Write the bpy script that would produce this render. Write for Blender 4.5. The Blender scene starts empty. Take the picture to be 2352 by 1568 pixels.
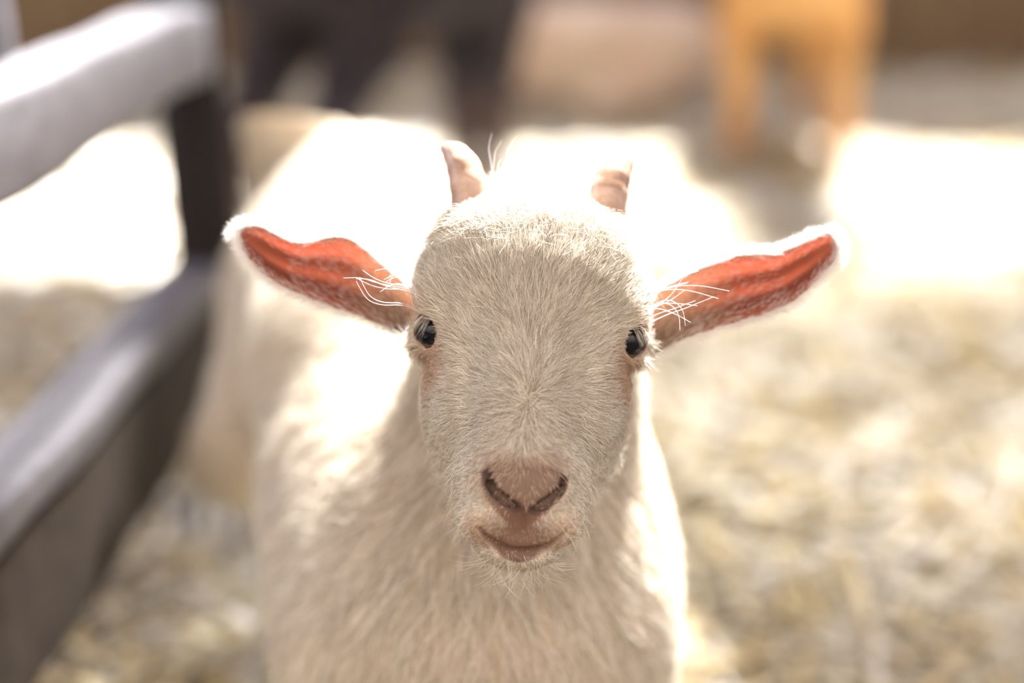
import bpy, math
import numpy as np
from mathutils import Vector, Matrix

rng = np.random.default_rng(7)
scene = bpy.context.scene
COL = scene.collection

# ------------------------------------------------------------------ camera
CAM = np.array([0.0, 0.0, 0.58])
PITCH = math.radians(19.0)
FPX = 2352 * 50 / 36.0
R_ = np.array([1.0, 0, 0])
F_ = np.array([0, math.cos(PITCH), -math.sin(PITCH)])
U_ = np.array([0, math.sin(PITCH), math.cos(PITCH)])
DHEAD = 0.56
cd = bpy.data.cameras.new('camera'); cam = bpy.data.objects.new('camera', cd); COL.objects.link(cam)
cd.lens = 50; cd.sensor_width = 36; cd.clip_start = 0.02; cd.clip_end = 60
cam.location = CAM; cam.rotation_euler = (math.pi/2 - PITCH, 0, 0)
cd.dof.use_dof = True; cd.dof.focus_distance = 0.547; cd.dof.aperture_fstop = 2.1
scene.camera = cam

# ------------------------------------------------------------------ light
SUN_EL, SUN_AZ = math.radians(50), math.radians(20)      # stands behind the goat and to the right
SDIR = np.array([math.sin(SUN_AZ)*math.cos(SUN_EL), math.cos(SUN_AZ)*math.cos(SUN_EL), math.sin(SUN_EL)])
sd = bpy.data.lights.new('sun', 'SUN'); so = bpy.data.objects.new('sun', sd); COL.objects.link(so)
sd.energy = 32.0; sd.angle = math.radians(1.8); sd.color = (1.0, 0.985, 0.97)
so.rotation_euler = Vector(SDIR).to_track_quat('Z', 'Y').to_euler()
w = bpy.data.worlds.new('world'); scene.world = w; w.use_nodes = True
bg = w.node_tree.nodes['Background']; bg.inputs[1].default_value = 1.0
wt_ = w.node_tree; tcw = wt_.nodes.new('ShaderNodeTexCoord'); sxw = wt_.nodes.new('ShaderNodeSeparateXYZ')
rw = wt_.nodes.new('ShaderNodeValToRGB'); mrw = wt_.nodes.new('ShaderNodeMapRange')
mrw.inputs['From Min'].default_value = -1; mrw.inputs['From Max'].default_value = 1
wt_.links.new(tcw.outputs['Generated'], sxw.inputs[0]); wt_.links.new(sxw.outputs['Y'], mrw.inputs['Value'])
wt_.links.new(mrw.outputs[0], rw.inputs[0]); wt_.links.new(rw.outputs[0], bg.inputs[0])
# dim barn behind the photographer, open daylight beyond the far end
rw.color_ramp.elements[0].position = 0.42; rw.color_ramp.elements[0].color = (1.72, 1.43, 1.03, 1)
e3 = rw.color_ramp.elements.new(0.0); e3.color = (1.30, 1.0, .72, 1)
mrz = wt_.nodes.new('ShaderNodeMapRange'); mrz.inputs['From Min'].default_value = 0; mrz.inputs['From Max'].default_value = .6
mrz.inputs['To Min'].default_value = .12; mrz.inputs['To Max'].default_value = 1.6
wt_.links.new(sxw.outputs['Z'], mrz.inputs['Value']); wt_.links.new(mrz.outputs[0], bg.inputs[1])
rw.color_ramp.elements[1].position = 0.85; rw.color_ramp.elements[1].color = (2.4, 2.6, 3.2, 1)
vs = scene.view_settings
vs.view_transform = 'Standard'; vs.look = 'None'; vs.gamma = 1; vs.use_curve_mapping = False; vs.exposure = 0.68
scene.cycles.max_bounces = 7; scene.cycles.diffuse_bounces = 4; scene.cycles.transmission_bounces = 5
scene.cycles.sample_clamp_indirect = 6.0
scene.cycles.use_denoising = True


def at(px, py, d):
    """world point seen at that place of the frame, d metres in front of the camera"""
    return CAM + d * (F_ + (px-1176)/FPX*R_ - (py-784)/FPX*U_)


# ------------------------------------------------------------------ materials
def mat(name):
    m = bpy.data.materials.new(name); m.use_nodes = True
    nt = m.node_tree; nt.nodes.clear()
    out = nt.nodes.new('ShaderNodeOutputMaterial')
    return m, nt, out


def N(nt, t, **kw):
    n = nt.nodes.new(t)
    for k, v in kw.items():
        if k in n.inputs: n.inputs[k].default_value = v
        else: setattr(n, k, v)
    return n


def ramp(nt, stops):
    r = nt.nodes.new('ShaderNodeValToRGB')
    e = r.color_ramp.elements
    while len(e) < len(stops): e.new(0.5)
    for el, (p, c) in zip(e, stops):
        el.position = p; el.color = (*c, 1)
    return r


def wood_mat(name, c0, c1, scale=(3, 40, 40), rough=0.7):
    m, nt, out = mat(name)
    tc = N(nt, 'ShaderNodeTexCoord'); mp = N(nt, 'ShaderNodeMapping'); mp.inputs['Scale'].default_value = scale
    nz = N(nt, 'ShaderNodeTexNoise', Scale=1.0, Detail=6.0, Roughness=0.65)
    rp = ramp(nt, [(0.3, c0), (0.7, c1)])
    b = N(nt, 'ShaderNodeBsdfPrincipled', Roughness=rough); b.inputs['Specular IOR Level'].default_value = 0.2
    bp = N(nt, 'ShaderNodeBump', Strength=0.35, Distance=0.002)
    L = nt.links.new
    L(tc.outputs['Object'], mp.inputs[0]); L(mp.outputs[0], nz.inputs['Vector']); L(nz.outputs[0], rp.inputs[0])
    L(rp.outputs[0], b.inputs['Base Color']); L(nz.outputs[0], bp.inputs['Height']); L(bp.outputs[0], b.inputs['Normal'])
    L(b.outputs[0], out.inputs[0])
    return m


def attr_skin_mat(name, rough=0.6, spec=0.3, bump=0.0):
    m, nt, out = mat(name)
    a = N(nt, 'ShaderNodeAttribute', attribute_name='base_colour')
    nz = N(nt, 'ShaderNodeTexNoise', Scale=900.0, Detail=3.0)
    tc = N(nt, 'ShaderNodeTexCoord')
    b = N(nt, 'ShaderNodeBsdfPrincipled', Roughness=rough)
    b.inputs['Specular IOR Level'].default_value = spec
    b.inputs['Subsurface Weight'].default_value = 0.0
    bp = N(nt, 'ShaderNodeBump', Strength=0.4, Distance=0.0004)
    L = nt.links.new
    L(tc.outputs['Object'], nz.inputs['Vector']); L(nz.outputs[0], bp.inputs['Height']); L(bp.outputs[0], b.inputs['Normal'])
    L(a.outputs['Color'], b.inputs['Base Color']); L(b.outputs[0], out.inputs[0])
    return m


def fur_mat(name, c0, c1, transl=0.4, tint=None):
    """strands: diffuse with light passing through, colour varied from strand to strand"""
    m, nt, out = mat(name)
    hi = N(nt, 'ShaderNodeHairInfo')
    rp = ramp(nt, [(0.0, c0), (1.0, c1)])
    L = nt.links.new
    L(hi.outputs['Random'], rp.inputs[0])
    colr = rp.outputs[0]
    if tint:
        a = N(nt, 'ShaderNodeAttribute', attribute_name='tint')
        mx = N(nt, 'ShaderNodeMix', data_type='RGBA', blend_type='MULTIPLY'); mx.inputs[0].default_value = 1.0
        L(colr, mx.inputs[6]); L(a.outputs['Color'], mx.inputs[7]); colr = mx.outputs[2]
    d = N(nt, 'ShaderNodeBsdfDiffuse'); t = N(nt, 'ShaderNodeBsdfTranslucent'); g = N(nt, 'ShaderNodeBsdfGlossy', Roughness=0.45)
    g.inputs['Color'].default_value = (1, 1, 1, 1)
    m1 = N(nt, 'ShaderNodeMixShader'); m1.inputs[0].default_value = transl
    m2 = N(nt, 'ShaderNodeMixShader'); m2.inputs[0].default_value = 0.05
    L(colr, d.inputs[0]); L(colr, t.inputs[0])
    L(d.outputs[0], m1.inputs[1]); L(t.outputs[0], m1.inputs[2]); L(m1.outputs[0], m2.inputs[1]); L(g.outputs[0], m2.inputs[2])
    L(m2.outputs[0], out.inputs[0])
    return m


# ------------------------------------------------------------------ object helpers
def link_mesh(name, verts, faces, material, parent=None, smooth=True):
    me = bpy.data.meshes.new(name)
    verts = np.asarray(verts, dtype=np.float32)
    if isinstance(faces, np.ndarray):
        nf, k = faces.shape
        me.vertices.add(len(verts)); me.vertices.foreach_set('co', verts.ravel())
        me.loops.add(nf*k); me.loops.foreach_set('vertex_index', faces.astype(np.int32).ravel())
        me.polygons.add(nf); me.polygons.foreach_set('loop_start', np.arange(0, nf*k, k, dtype=np.int32))
        me.polygons.foreach_set('loop_total', np.full(nf, k, dtype=np.int32))
        me.update(calc_edges=True)
    else:
        me.from_pydata([tuple(map(float, v)) for v in verts], [], faces)
    me.validate()
    me.polygons.foreach_set('use_smooth', [smooth]*len(me.polygons))
    for mm in (material if isinstance(material, (list, tuple)) else [material]):
        me.materials.append(mm)
    o = bpy.data.objects.new(name, me); COL.objects.link(o)
    if parent: o.parent = parent
    return o


def tag(o, label=None, cat=None, group=None, kind=None):
    for k, v in (('label', label), ('category', cat), ('group', group), ('kind', kind)):
        if v: o[k] = v
    return o


def strands(name, pts, rad_root, rad_tip, material, parent, tint=None):
    """pts (n, k, 3) -> one hair object"""
    n, k, _ = pts.shape
    hc = bpy.data.hair_curves.new(name)
    hc.add_curves([k]*n)
    hc.attributes['position'].data.foreach_set('vector', pts.astype(np.float32).ravel())
    rr = np.broadcast_to(np.asarray(rad_root, float).reshape(-1, 1), (n, 1))
    t = np.linspace(0, 1, k)[None, :]
    rad = rr*(1-t**1.5) + rad_tip*t**1.5
    ra = hc.attributes.get('radius') or hc.attributes.new('radius', 'FLOAT', 'POINT')
    ra.data.foreach_set('value', rad.astype(np.float32).ravel())
    if tint is not None:
        ta = hc.attributes.new('tint', 'FLOAT_COLOR', 'CURVE')
        ta.data.foreach_set('color', np.c_[tint, np.ones(n)].astype(np.float32).ravel())
    hc.materials.append(material)
    o = bpy.data.objects.new(name, hc); COL.objects.link(o)
    if parent: o.parent = parent
    return o


def paint(o, cols, name='base_colour'):
    a = o.data.color_attributes.new(name, 'FLOAT_COLOR', 'POINT')
    a.data.foreach_set('color', np.c_[cols, np.ones(len(cols))].astype(np.float32).ravel())


# ------------------------------------------------------------------ distance fields
class Field:
    def __init__(s, xs, ys, zs):
        s.ax = [np.asarray(a, dtype=np.float32) for a in (xs, ys, zs)]
        s.f = np.full([len(a) for a in s.ax], 1e3, dtype=np.float32)

    def sub(s, lo, hi):
        sl = tuple(slice(max(0, int(np.searchsorted(a, l))-1), int(np.searchsorted(a, h))+1) for a, l, h in zip(s.ax, lo, hi))
        X = s.ax[0][sl[0]][:, None, None]; Y = s.ax[1][sl[1]][None, :, None]; Z = s.ax[2][sl[2]][None, None, :]
        return sl, X, Y, Z

    @staticmethod
    def smin(a, b, k):
        h = np.clip(0.5 + 0.5*(b-a)/k, 0, 1)
        return b*(1-h) + a*h - k*h*(1-h)

    def put(s, sl, d, k, cut):
        if cut: s.f[sl] = -s.smin(-s.f[sl], d, k)
        else: s.f[sl] = s.smin(s.f[sl], d, k)

    def ell(s, c, r, k=20, cut=False, rot=None):
        c = np.asarray(c, float); r = np.asarray(r, float)
        m = r.max()*1.0 + 2*k + 10*0
        sl, X, Y, Z = s.sub(c-m, c+m)
        if 0 in s.f[sl].shape: return
        X, Y, Z = X-c[0], Y-c[1], Z-c[2]
        if rot is not None:
            X, Y, Z = (rot[i][0]*X + rot[i][1]*Y + rot[i][2]*Z for i in range(3))
        k0 = np.sqrt((X/r[0])**2 + (Y/r[1])**2 + (Z/r[2])**2)
        k1 = np.sqrt((X/r[0]**2)**2 + (Y/r[1]**2)**2 + (Z/r[2]**2)**2) + 1e-9
        s.put(sl, k0*(k0-1)/k1, k, cut)

    def cone(s, a, b, ra, rb, k=20, cut=False):
        a = np.asarray(a, float); b = np.asarray(b, float); m = max(ra, rb) + 2*k
        sl, X, Y, Z = s.sub(np.minimum(a, b)-m, np.maximum(a, b)+m)
        if 0 in s.f[sl].shape: return
        d = b-a; L2 = d@d
        h = np.clip(((X-a[0])*d[0] + (Y-a[1])*d[1] + (Z-a[2])*d[2])/L2, 0, 1)
        dist = np.sqrt((X-a[0]-h*d[0])**2 + (Y-a[1]-h*d[1])**2 + (Z-a[2]-h*d[2])**2) - (ra + (rb-ra)*h)
        s.put(sl, dist, k, cut)

    def chain(s, pts, rads, k=20, cut=False):
        for i in range(len(pts)-1): s.cone(pts[i], pts[i+1], rads[i], rads[i+1], k, cut)

    def mesh(s):
        f = s.f; nx, ny, nz = f.shape
        inside = f < 0
        acc = {}
        cells, pos = [], []
        quads = []
        shp = (nx-1, ny-1, nz-1)
        for axis in range(3):
            sa = [slice(None)]*3; sb = [slice(None)]*3
            sa[axis] = slice(0, -1); sb[axis] = slice(1, None)
            A = inside[tuple(sa)]; B = inside[tuple(sb)]
            o1, o2 = [(1, 2), (2, 0), (0, 1)][axis]
            idx = np.argwhere(A != B)
            ok = (idx[:, o1] > 0) & (idx[:, o2] > 0) & (idx[:, o1] < f.shape[o1]-1) & (idx[:, o2] < f.shape[o2]-1)
            idx = idx[ok]
            i2 = idx.copy(); i2[:, axis] += 1
            fa = f[tuple(idx.T)]; fb = f[tuple(i2.T)]
            t = fa/(fa-fb)
            p = np.stack([s.ax[j][idx[:, j]] for j in range(3)], 1).astype(np.float64)
            p[:, axis] += t*(s.ax[axis][i2[:, axis]] - s.ax[axis][idx[:, axis]])
            q = []
            for (e1, e2) in ((-1, -1), (0, -1), (0, 0), (-1, 0)):
                c = idx.copy(); c[:, o1] += e1; c[:, o2] += e2
                ci = np.ravel_multi_index(c.T, shp); q.append(ci); cells.append(ci); pos.append(p)
            q = np.stack(q, 1)
            flip = ~A[tuple(idx.T)]
            q[flip] = q[flip][:, ::-1]
            quads.append(q)
        cells = np.concatenate(cells); pos = np.concatenate(pos); quads = np.concatenate(quads)
        uq, inv = np.unique(cells, return_inverse=True); inv = inv.ravel()
        n = len(uq); cnt = np.bincount(inv, minlength=n)
        V = np.stack([np.bincount(inv, pos[:, j], minlength=n)/cnt for j in range(3)], 1)
        Q = np.searchsorted(uq, quads)
        return V, Q


def grids(lo, flo, fhi, hi, fine, coarse):
    a = np.arange(flo, fhi+fine, fine)
    left = []; x = flo; st = fine
    while x > lo:
        st = min(coarse, st*1.12); x -= st; left.append(x)
    right = []; x = a[-1]; st = fine
    while x < hi:
        st = min(coarse, st*1.12); x += st; right.append(x)
    return np.array(left[::-1] + list(a) + right)


def relax(V, Q, it=1, lam=0.5):
    n = len(V)
    e = np.concatenate([Q[:, [0, 1]], Q[:, [1, 2]], Q[:, [2, 3]], Q[:, [3, 0]]])
    e = np.concatenate([e, e[:, ::-1]])
    cnt = np.maximum(np.bincount(e[:, 0], minlength=n), 1)
    for _ in range(it):
        S = np.stack([np.bincount(e[:, 0], V[e[:, 1], j], minlength=n)/cnt for j in range(3)], 1)
        V = V + lam*(S-V)
    return V


def mesh_normals(V, T):
    fn = np.cross(V[T[:, 1]]-V[T[:, 0]], V[T[:, 2]]-V[T[:, 0]])
    n = np.stack([np.bincount(T.ravel(), np.repeat(fn[:, j], 3), minlength=len(V)) for j in range(3)], 1)
    return n/(np.linalg.norm(n, axis=1, keepdims=True)+1e-12), fn


def sample_surface(V, Q, n, weight=None):
    """random points and normals on quads; weight per vertex"""
    T = np.concatenate([Q[:, [0, 1, 2]], Q[:, [0, 2, 3]]])
    vn, fn = mesh_normals(V, T)
    ar = np.linalg.norm(fn, axis=1)
    if weight is not None: ar = ar*weight[T].mean(1)
    cs = np.cumsum(ar); ti = np.searchsorted(cs, rng.random(n)*cs[-1])
    ti = np.minimum(ti, len(T)-1)
    r1 = np.sqrt(rng.random(n)); r2 = rng.random(n)
    b = np.stack([1-r1, r1*(1-r2), r1*r2], 1)
    P = (V[T[ti]]*b[:, :, None]).sum(1)
    Nn = (vn[T[ti]]*b[:, :, None]).sum(1)
    return P, Nn/(np.linalg.norm(Nn, axis=1, keepdims=True)+1e-12)


def unit(a): return a/(np.linalg.norm(a, axis=-1, keepdims=True)+1e-12)


def cellrand(P, size, seed):
    """one random vector per cell of a jittered lattice: hair tufts"""
    q = np.floor(P/size + 0.35*np.sin(P[:, [1, 2, 0]]/size*1.7)).astype(np.int64)
    h = (q[:, 0]*73856093) ^ (q[:, 1]*19349663) ^ (q[:, 2]*83492791) ^ (seed*2654435761)
    out = []
    for i in range(3):
        h = (h*6364136223846793005 + 1442695040888963407 + i) & 0x7FFFFFFFFFFFFFFF
        out.append(((h >> 20) & 0xFFFFF)/float(0xFFFFF)*2-1)
    return np.stack(out, 1)


def grow(P, Nn, D, L, lift, k=5, curl=0.0, gravity=0.0, up=None):
    """strands from roots P, along tangent D, lifted from the surface and lying down again"""
    D = unit(D - (D*Nn).sum(1, keepdims=True)*Nn)
    B = np.cross(Nn, D)
    t = np.linspace(0, 1, k)[None, :, None]
    lift = np.asarray(lift).reshape(-1, 1, 1); L = np.asarray(L).reshape(-1, 1, 1)
    bend = (rng.normal(size=(len(P), 1, 1)))*curl
    S = P[:, None, :] + L*(D[:, None, :]*t*np.cos(lift) + Nn[:, None, :]*np.sin(lift)*(t - 0.45*t*t) + B[:, None, :]*bend*t*t)
    if gravity: S = S + (gravity*L)*t*t*np.asarray(up)[None, None, :]
    return S


# ------------------------------------------------------------------ the white kid
# head space: lateral u, upward v, towards the camera w; unit = 1/FPX of DHEAD metres
UN = DHEAD/FPX
ROLL = math.radians(3.5)
O_ = at(1217, 780, DHEAD)
eu = math.cos(ROLL)*R_ - math.sin(ROLL)*U_
ev = math.sin(ROLL)*R_ + math.cos(ROLL)*U_
ew = -F_
M3 = np.stack([eu, ev, ew])                 # rows: axes in the world


def to_world(P): return O_ + (np.asarray(P)*UN) @ M3
def to_local(Wp): return ((np.asarray(Wp)-O_) @ M3.T)/UN
def LW(px, py, d): return to_local(at(px, py, d))
def face_uv(px, py, w_):
    """head-space point that shows at a place of the frame, at head depth w_"""
    s = 1 - w_/FPX
    x, y = (px-1176)*s, (784-py)*s
    p = CAM + (DHEAD - w_*UN)*F_ + (x*UN)*R_ + (y*UN)*U_
    return to_local(p)


lo = LW(300, 1568, 1.15)
fld = Field(grids(-1900, -300, 300, 1000, 5.0, 24),
            grids(-2500, -510, 350, 900, 5.0, 24),
            grids(-3600, -240, 235, 400, 5.0, 24))
# --- trunk, neck, legs (metres, world)
m = 1/UN
def BC(a, b, ra, rb, k=0.03): fld.cone(LW(*a), LW(*b), ra*m, rb*m, k*m)
BC((1110, 1200, .735), (960, 860, .88), .080, .094, .03)       # barrel
BC((960, 860, .88), (835, 530, 1.05), .094, .072, .03)
BC((900, 800, .92), (740, 640, 1.02), .078, .062, .03)
BC((1105, 1400, .705), (1110, 1200, .735), .078, .078, .03)    # brisket
BC((1260, 1500, .72), (1215, 1180, .77), .062, .060, .03)      # right shoulder
BC((935, 1480, .72), (895, 1150, .80), .066, .072, .03)        # left shoulder
BC((1225, 760, .665), (1150, 1250, .70), .044, .078, .03)      # neck
BC((716, 470, 1.08), (650, 190, 1.05), .042, .034, .008)        # tail
BC((690, 700, 1.04), (560, 1040, .99), .050, .032, .03)        # thigh
def leg(pts, rads, k=.014):
    fld.chain([to_local(p) for p in pts], [r*m for r in rads], k*m)
for (px, d) in ((980, .74), (1250, .74)):
    top = at(px, 1480, d); x, y = top[0], top[1]
    leg([top, (x, y+.005, .13), (x, y-.005, .07), (x, y-.012, .02)], [.045, .020, .013, .016])
st = at(560, 1040, .99)
leg([st, (st[0]+.045, st[1]+.10, .12), (st[0]+.045, st[1]+.075, .02)], [.034, .018, .017])
s2 = at(900, 1000, 1.05); BC((850, 700, 1.08), (900, 1000, 1.05), .055, .034, .03)
leg([s2, (s2[0], s2[1]+.09, .12), (s2[0], s2[1]+.06, .02)], [.034, .018, .017])

# --- head
E = fld.ell
E((0, 112, -95), (245, 195, 185), 20)              # skull
E((0, 120, 0), (178, 150, 100), 40)                # forehead
for s in (-1, 1):
    E((s*98, 186, -48), (112, 88, 98), 40)        # bosses below the horns
    E((s*190, 45, -24), (56, 66, 58), 35)          # brow
    E((s*158, 84, -62), (103, 116, 92), 35)       # temple
    E((s*108, -80, -85), (130, 190, 140), 40)      # cheek
    E((s*112, -190, -110), (116, 190, 125), 40)    # jaw
E((0, -40, -14), (192, 190, 96), 40)               # middle face
E((0, -190, 10), (180, 165, 104), 40)
fld.cone((0, 40, 20), (0, -270, 95), 96, 88, 45)   # bridge of the nose
E((0, -325, 82), (152, 122, 112), 45)              # muzzle
for s in (-1, 1):
    E((s*60, -398, 116), (80, 62, 68), 28)         # upper lip
E((0, -318, 160), (86, 66, 46), 34)                # nose pad
E((0, -446, 92), (98, 62, 70), 14)                 # chin
BC((1225, 640, .625), (1215, 860, .655), .044, .046, .02)


def surf_w(u, v):
    i = int(np.argmin(abs(fld.ax[0]-u))); j = int(np.argmin(abs(fld.ax[1]-v)))
    col = fld.f[i, j]; k = np.nonzero(col < 0)[0]
    return float(fld.ax[2][k[-1]]) if len(k) else -200.0


def on_face(px, py, dw=0.0):
    w_ = 100.0
    for _ in range(4):
        q = face_uv(px, py, w_); w_ = surf_w(q[0], q[1])
    return face_uv(px, py, w_) + np.array([0, 0, dw])


# nostrils: slits running down and inward beside the pad
NOS = {}
for s, pts in ((-1, ((1120, 1088), (1126, 1112), (1141, 1134), (1162, 1150), (1184, 1163))), (1, ((1295, 1102), (1288, 1124), (1272, 1142), (1250, 1158), (1228, 1168)))):
    L_ = [on_face(px, py) for (px, py) in pts]
    NOS[s] = L_
NRD = [5, 8, 11, 11, 6]
# mouth
MOUTH = [on_face(px, py) for px, py in ((1102, 1212), (1125, 1240), (1160, 1262), (1203, 1270), (1246, 1260), (1280, 1238), (1300, 1216))]
PHIL = [on_face(1204, 1172), on_face(1203, 1215)]
for s in (-1, 1):
    fld.chain([q+np.array([0, 0, 0]) for q in NOS[s]], NRD, 7, cut=True)
    for dz in (-14, -28): fld.chain([q+np.array([0, -2, dz]) for q in NOS[s]], [r*.8 for r in NRD], 6, cut=True)
fld.chain([q+np.array([0, -2, -2]) for q in MOUTH], [2, 6, 11, 14, 11, 6, 2], 8, cut=True)
fld.cone(PHIL[0], PHIL[1], 5, 3, 6, cut=True)
# eyes
EYE = {}
for s, (px, py) in ((-1, (984, 760)), (1, (1454, 783))):
    c = face_uv(px, py, -8) - np.array([s*22, 0, 34.])
    e = unit(np.array([s*0.62, 0.0, 0.78]))
    E(c, (60, 60, 60), 18)
    a1 = unit(np.cross(e, [0, 1, 0])*-s); a2 = np.cross(e, a1)*s
    th = math.radians(24)
    h1 = math.cos(th)*a1 + math.sin(th)*a2; h2 = -math.sin(th)*a1 + math.cos(th)*a2
    EYE[s] = (c, e, h1, h2)
    E(c + e*48, (36, 43, 42), 6, cut=True, rot=[h1, h2, e])
V, Q = fld.mesh()
V = relax(V, Q, 1, 0.4)
HEAD = ~((V[:, 2] < -225) | (V[:, 1] < -520))

# pigment of the skin, shade in nostrils and between hairs painted in
def bump_mask(P, c, r, soft=1.0):
    d = np.sqrt((((P-np.asarray(c))/np.asarray(r))**2).sum(1)); return np.clip((1.35-d)/0.7*soft, 0, 1)
def nose_mask(P):
    """heart of bare skin between the nostrils, pointed below"""
    u, v = np.abs(P[:, 0]), P[:, 1]
    hw = np.interp(v, [-412, -395, -372, -345, -318, -290, -268, -250], [8, 30, 58, 82, 94, 94, 70, 20])
    return np.clip((hw-u)/14+.5, 0, 1)*np.clip((v+412)/14, 0, 1)*np.clip((-244-v)/22, 0, 1)*(P[:, 2] > 70)
def mouth_dist(P):
    d = np.full(len(P), 1e3)
    for i in range(len(MOUTH)-1):
        a_, b_ = MOUTH[i], MOUTH[i+1]; h = np.clip(((P-a_) @ (b_-a_))/((b_-a_) @ (b_-a_)), 0, 1)[:, None]
        d = np.minimum(d, np.linalg.norm(P-(a_+h*(b_-a_)), axis=1))
    return d
def skin_colours(P):
    cream = np.array([.56, .47, .36]); pink = np.array([.50, .38, .31]); brown = np.array([.36, .20, .145]); dark = np.array([.10, .05, .04])  # cream undercoat darkened for the shade between hairs
    c = np.tile(cream, (len(P), 1))
    def mix(col, k):
        nonlocal c
        k = np.clip(k, 0, 1)[:, None]; c = c*(1-k) + col*k
    for s in (-1, 1):
        ce = EYE[s][0]
        mix(pink, bump_mask(P, ce+np.array([s*-4, -62, 30]), (46, 75, 60)))
        mix(pink, bump_mask(P, ce+np.array([0, 40, 10]), (66, 60, 70))*.85)
        dd = np.linalg.norm(P-(ce+EYE[s][1]*48), axis=1); mix(dark, np.clip((50-dd)/10, 0, 1))
    n = np.clip((P[:, 2]-60)/60, 0, 1)
    tri = nose_mask(P)
    mix(np.array([.19, .125, .09]), tri*n)
    mix(brown*.5, bump_mask(P, (0, -378, 190), (56, 24, 90))*n)
    mix(brown*.38, bump_mask(P, (0, -398, 190), (26, 34, 80))*n)
    # lips
    mix(brown*.5, bump_mask(P, (0, -424, 160), (88, 38, 90))*n*.9)
    mix(brown*.42, np.clip((38-32*np.abs(P[:, 0])/110-mouth_dist(P))/12, 0, 1)*n)
    for s in (-1, 1):
        for i in range(4):
            a, b = NOS[s][i], NOS[s][i+1]
            h = np.clip(((P-a) @ (b-a))/((b-a) @ (b-a)), 0, 1)[:, None]
            mix(dark*.6, np.clip((19-np.linalg.norm(P-(a+h*(b-a)), axis=1))/9, 0, 1))  # nostril slits painted dark for the shade inside them
    return c


# --- ears: grid shells joined to the body mesh
EARS = {
 -1: dict(top=[(545, 532), (562, 521), (596, 520), (640, 540), (690, 556), (742, 549), (790, 545), (835, 568), (885, 612), (950, 668)],
          bot=[(546, 540), (553, 560), (572, 592), (606, 628), (650, 658), (705, 682), (762, 704), (825, 724), (900, 756), (960, 790)]),
 1: dict(top=[(1925, 560), (1908, 537), (1868, 546), (1826, 564), (1778, 582), (1730, 584), (1680, 590), (1620, 612), (1560, 640), (1490, 678)],
         bot=[(1926, 566), (1918, 592), (1893, 624), (1858, 660), (1815, 694), (1765, 717), (1712, 734), (1645, 752), (1560, 782), (1470, 830)])}
EARW = [-118, -112, -108, -104, -102, -102, -104, -110, -122, -150]
EW = [v-14 for v in EARW]


def ear_surface(s, ns=64, ntt=28):
    top = np.array([face_uv(x, y, w_) for (x, y), w_ in zip(EARS[s]['top'], EARW)])
    bot = np.array([face_uv(x, y, w_+8) for (x, y), w_ in zip(EARS[s]['bot'], EARW)])
    k = np.arange(len(top)); kk = np.linspace(0, len(top)-1, ns)
    def cr(A):          # smooth interpolation through the outline
        i = np.minimum(kk.astype(int), len(top)-2); f = (kk-i)[:, None]
        p0, p1, p2, p3 = A[np.maximum(i-1, 0)], A[i], A[i+1], A[np.minimum(i+2, len(top)-1)]
        return .5*((2*p1)+(p2-p0)*f+(2*p0-5*p1+4*p2-p3)*f*f+(3*p1-p0-3*p2+p3)*f**3)
    T, B = cr(top), cr(bot)
    t = np.linspace(0, 1, ntt)[None, :, None]
    G = T[:, None, :]*(1-t) + B[:, None, :]*t
    wid = np.linalg.norm(T-B, axis=1)[:, None]
    tt = t[..., 0]
    cup = -0.30*wid*(4*tt*(1-tt))**0.8
    sfrac = np.linspace(0, 1, ns)[:, None]
    ridge = 5.0*np.sin(tt*math.pi*5.0+0.6)*np.sin(np.clip(sfrac*1.1, 0, 1)*math.pi)
    G[..., 2] += cup + ridge
    return G


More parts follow.
